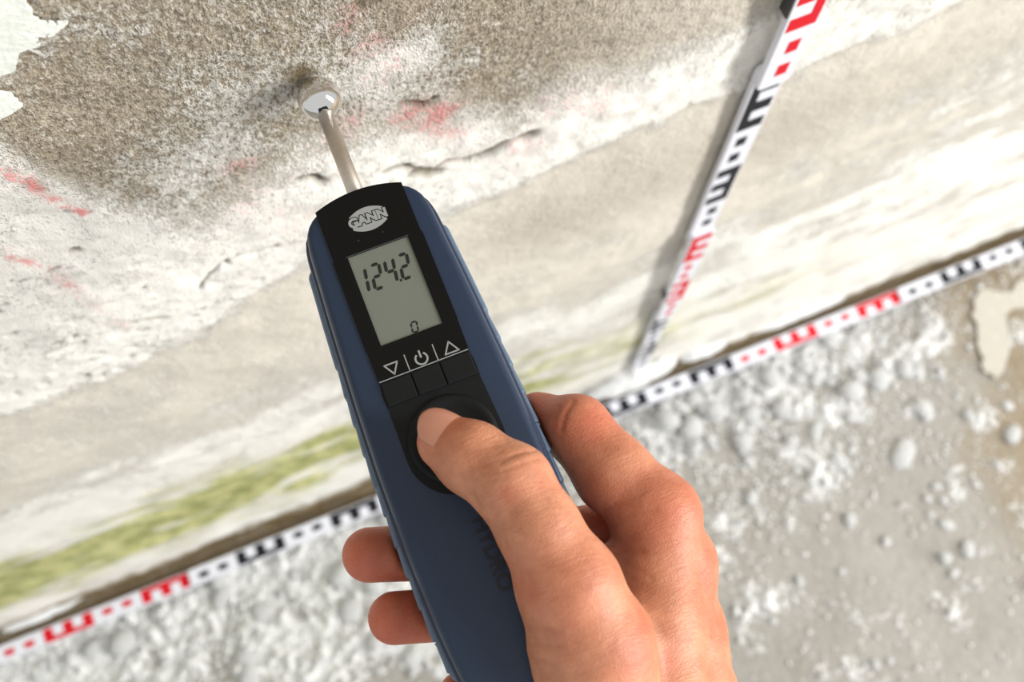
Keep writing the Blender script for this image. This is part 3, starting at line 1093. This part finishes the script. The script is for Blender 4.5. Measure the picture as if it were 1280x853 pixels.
def surface_nets(D):
    inside = D < 0
    n = np.array(D.shape)
    cn = n - 1
    acc = np.zeros(tuple(cn) + (3,), np.float32)
    cntr = np.zeros(tuple(cn), np.int16)
    quads = []
    cross = []
    for ax_ in range(3):
        s0 = [slice(None)] * 3
        s1 = [slice(None)] * 3
        s0[ax_] = slice(0, -1)
        s1[ax_] = slice(1, None)
        d0, d1 = D[tuple(s0)], D[tuple(s1)]
        cr_ = inside[tuple(s0)] != inside[tuple(s1)]
        idx = np.argwhere(cr_)
        a = d0[cr_]
        b = d1[cr_]
        t = a / (a - b)
        p = idx.astype(np.float32)
        p[:, ax_] += t
        o1, o2 = [(1, 2), (2, 0), (0, 1)][ax_]
        ok = np.ones(len(idx), bool)
        for o_ in (o1, o2):
            ok &= (idx[:, o_] > 0) & (idx[:, o_] < n[o_] - 1)
        for da in (0, 1):
            for db in (0, 1):
                c = idx.copy()
                c[:, o1] -= da
                c[:, o2] -= db
                v = np.all((c >= 0) & (c < cn), axis=1)
                np.add.at(acc, tuple(c[v].T), p[v])
                np.add.at(cntr, tuple(c[v].T), 1)
        cross.append((ax_, o1, o2, idx[ok], (a < 0)[ok]))
    act = cntr > 0
    vid = np.full(tuple(cn), -1, np.int64)
    vid[act] = np.arange(act.sum())
    V = acc[act] / cntr[act][:, None]
    for ax_, o1, o2, idx, sgn in cross:
        def cell(da, db):
            c = idx.copy()
            c[:, o1] -= da
            c[:, o2] -= db
            return vid[tuple(c.T)]
        q = np.stack([cell(1, 1), cell(0, 1), cell(0, 0), cell(1, 0)], -1)
        q[~sgn] = q[~sgn][:, ::-1]
        quads.append(q)
    return V * VX + lo, np.concatenate(quads)


def relax(V, Q, it, lam=.5):
    e = np.concatenate([Q[:, [0, 1]], Q[:, [1, 2]], Q[:, [2, 3]], Q[:, [3, 0]]])
    e = np.concatenate([e, e[:, ::-1]])
    deg = np.bincount(e[:, 0], minlength=len(V))[:, None].astype(float)
    for k in range(it):
        L = np.stack([np.bincount(e[:, 0], weights=V[e[:, 1], i], minlength=len(V)) for i in range(3)], -1) / deg
        l_ = lam if k % 2 == 0 else -lam * 1.04
        V = V + l_ * (L - V)
    return V


def build_person():
    V, Q = surface_nets(build_hand())
    V = relax(V, Q, 10)
    me0 = np_mesh('hand_base', V, Q)
    ob = bpy.data.objects.new('hand_base', me0)
    C.objects.link(ob)
    sub = ob.modifiers.new('s', 'SUBSURF')
    sub.levels = 1
    sub.render_levels = 1
    dg = bpy.context.evaluated_depsgraph_get()
    me = bpy.data.meshes.new_from_object(ob.evaluated_get(dg))
    bpy.data.objects.remove(ob)
    me.name = 'person'
    N = len(me.vertices)
    co = np.empty(N * 3, np.float32)
    me.vertices.foreach_get('co', co)
    co = co.reshape(-1, 3).astype(float)
    nr = np.empty(N * 3, np.float32)
    me.vertices.foreach_get('normal', nr)
    nr = nr.reshape(-1, 3)
    # skin creases seen from above (x, y polylines)
    dep = np.zeros(N)
    up_ = np.clip((nr[:, 2] - .1) / .3, 0, 1)
    for pts, wd, am in CREASES:
        d = seg_dist(co[:, 0], co[:, 1], pts)
        wv = .5 + .5 * np.sin(co[:, 0] * 4000 + co[:, 1] * 2900)
        dep += .6 * am * np.exp(-(d / wd) ** 2) * up_ * (.8 + .2 * wv) * (co[:, 2] > .80)
    co -= nr * dep[:, None]
    me.vertices.foreach_set('co', co.astype(np.float32).ravel())
    red = np.zeros(N)
    for (x, y, z, r, am) in REDS:
        red = np.maximum(red, am * np.exp(-((co[:, 0] - x) ** 2 + (co[:, 1] - y) ** 2 + (co[:, 2] - z) ** 2) / (2 * r * r)))
    set_attr(me, 'mask_a', np.stack([red, np.clip(dep / .0006, 0, 1), 0 * red], -1))
    m, nt, b = new_mat('skin')
    h = NT(nt)
    cc = h.coords()
    A = h.n('ShaderNodeAttribute', attribute_name='mask_a')
    sa = h.n('ShaderNodeSeparateColor')
    nt.links.new(A.outputs['Color'], sa.inputs[0])
    g = h.noise(cc, 120, 4, .6)
    g2 = h.noise(cc, 1400, 3, .6)
    vor = h.n('ShaderNodeTexVoronoi', feature='F1')
    nt.links.new(cc, vor.inputs['Vector'])
    vor.inputs['Scale'].default_value = 1900
    g4 = h.noise(cc, 38, 3, .6)
    col = h.mix(h.sstep(g, .25, .75), SKIN_A, SKIN_B)
    col = h.mix(h.math('MULTIPLY', h.sstep(g4, .48, .72), .45), col, SKIN_R)
    col = h.mix(sa.outputs[0], col, SKIN_R)
    col = h.mix(h.math('MULTIPLY', sa.outputs[1], .22), col, lin((150, 84, 62)))
    nt.links.new(col, b.inputs['Base Color'])
    b.inputs['Roughness'].default_value = .48
    b.inputs['Specular IOR Level'].default_value = .4
    b.inputs['Subsurface Weight'].default_value = .18
    b.inputs['Subsurface Radius'].default_value = (1.0, .35, .2)
    b.inputs['Subsurface Scale'].default_value = .003
    hh = h.math('ADD', vor.outputs['Distance'], h.math('MULTIPLY', g2, .6))
    mp = h.n('ShaderNodeMapping')
    nt.links.new(cc, mp.inputs[0])
    mp.inputs['Rotation'].default_value = (0, 0, math.radians(24))
    mp.inputs['Scale'].default_value = (170, 900, 500)
    wr = h.noise(mp.outputs[0], 1.0, 3, .6, .6)
    n_wr = h.bump(wr, .00045, .55)
    nt.links.new(h.bump(hh, .00012, .6, n_wr), b.inputs['Normal'])
    o = link_mesh('person', me, m, smooth=True)
    tag(o, 'bare right hand gripping the blue meter with thumb on its round button', 'person')
    return o


SKIN_A = lin((178, 116, 85))
SKIN_B = lin((206, 143, 109))
SKIN_R = lin((192, 90, 66))
REDS = [(-.026, -.148, .795, .012, .8), (-.025, -.166, .794, .012, .75), (-.016, -.195, .793, .01, .8), (.0495, -.1376, .806, .012, .5), (.058, -.170, .812, .010, .55),
        (.0345, -.1286, .795, .012, .8), (.022, -.179, .845, .010, .25), (.006, -.131, .836, .008, .25), (.040, -.165, .80, .014, .6)]
CREASES = [
    ([(0.0169, -0.1436), (0.0214, -0.143), (0.0268, -0.1433)], 0.0006, 0.0006),
    ([(0.0168, -0.146), (0.0213, -0.146), (0.0263, -0.1458)], 0.0005, 0.0003),
    ([(0.0106, -0.144), (0.015, -0.1458)], 0.0005, 0.0004),
    ([(0.0124, -0.1427), (0.0186, -0.1427), (0.0238, -0.1426)], 0.0005, 0.0003),
    ([(0.0114, -0.1465), (0.0172, -0.1479)], 0.0004, 0.0003),
    ([(0.0072, -0.1479), (0.0074, -0.1497), (0.0078, -0.1519)], 0.0008, 0.0008),
    ([(0.0158, -0.1387), (0.0206, -0.1389)], 0.0004, 0.0002),
    ([(0.0053, -0.1809), (0.0081, -0.1841), (0.0152, -0.1881)], 0.0006, 0.0004),
    ([(0.0038, -0.1845), (0.0075, -0.1883), (0.0138, -0.1913)], 0.0006, 0.0004),
    ([(0.0028, -0.1877), (0.0056, -0.1913), (0.0104, -0.1945)], 0.0007, 0.0005),
    ([(0.0079, -0.1782), (0.0133, -0.182), (0.0207, -0.1852)], 0.0005, 0.0002),
    ([(0.0385, -0.1752), (0.0418, -0.176), (0.046, -0.1773)], 0.0008, 0.0005),
    ([(0.0405, -0.179), (0.0429, -0.1816), (0.0451, -0.1848)], 0.0008, 0.0004),
    ([(0.0387, -0.137), (0.0416, -0.1331), (0.0454, -0.1302)], 0.0008, 0.0007),
    ([(0.0375, -0.1336), (0.0411, -0.1299)], 0.0006, 0.0004),
    ([(0.0364, -0.165), (0.0451, -0.162), (0.0522, -0.1628)], 0.0007, 0.0003),
    ([(0.0384, -0.1689), (0.0468, -0.1667), (0.0535, -0.1683)], 0.0007, 0.0003),
    ([(0.0263, -0.1607), (0.0286, -0.1659), (0.0323, -0.17)], 0.0006, 0.0002),
    ([(0.0675, -0.1874), (0.0653, -0.1952), (0.0641, -0.2033)], 0.0012, 0.0006),
]
person = build_person()

# thumb nail: a curved plate over the last thumb joint
A_ = Vector(HAND['thumb'][1][:3])
B_ = Vector(HAND['thumb'][0][:3])
axd = (B_ - A_).normalized()
camb = Vector((-.111, -.229, .967))
side = axd.cross(camb).normalized()
if side.y < 0:
    side = -side
camp = (camb - axd * camb.dot(axd)).normalized()
nrm = (camp * math.cos(math.radians(38)) + side * math.sin(math.radians(38))).normalized()
tan_ = axd.cross(nrm).normalized()
M_nail = simple_mat('nail', (198, 138, 114), .2, spec=.5, noise_amt=.03, nscale=200)
vs_, fs = [], []
NU, NV = 18, 17
for lay in (0, 1):
    for i in range(NU):
        u = i / (NU - 1)
        for j in range(NV):
            v = -1 + 2 * j / (NV - 1)
            an = v * math.radians(52)
            # rounded cuticle and free edge
            s0 = -.0062 + .0016 * v * v
            s1 = .0079 - .0034 * v * v
            s = s0 + (s1 - s0) * u
            rad = .0079 if s < 0 else .0079 - .0011 * (s / .0075) ** 2
            rad += (-.0006 if lay else .0002) - .0004 * (1 - min(1, u * 4))
            p = B_ + axd * s + nrm * (math.cos(an) * rad) + tan_ * (math.sin(an) * rad)
            vs_.append(tuple(p))
for lay in (0, 1):
    for i in range(NU - 1):
        for j in range(NV - 1):
            o_ = lay * NU * NV
            f = (o_ + i * NV + j, o_ + i * NV + j + 1, o_ + (i + 1) * NV + j + 1, o_ + (i + 1) * NV + j)
            fs.append(f if lay == 0 else f[::-1])
o2 = NU * NV
for i in range(NU - 1):
    for j in (0, NV - 1):
        fs.append((i * NV + j, (i + 1) * NV + j, o2 + (i + 1) * NV + j, o2 + i * NV + j))
for j in range(NV - 1):
    for i in (0, NU - 1):
        fs.append((i * NV + j, i * NV + j + 1, o2 + i * NV + j + 1, o2 + i * NV + j))
nail = mesh_obj('thumb_nail', vs_, fs, M_nail, person, smooth=True)
bmf = bmesh.new()
bmf.from_mesh(nail.data)
bmesh.ops.recalc_face_normals(bmf, faces=bmf.faces[:])
bmf.to_mesh(nail.data)
bmf.free()
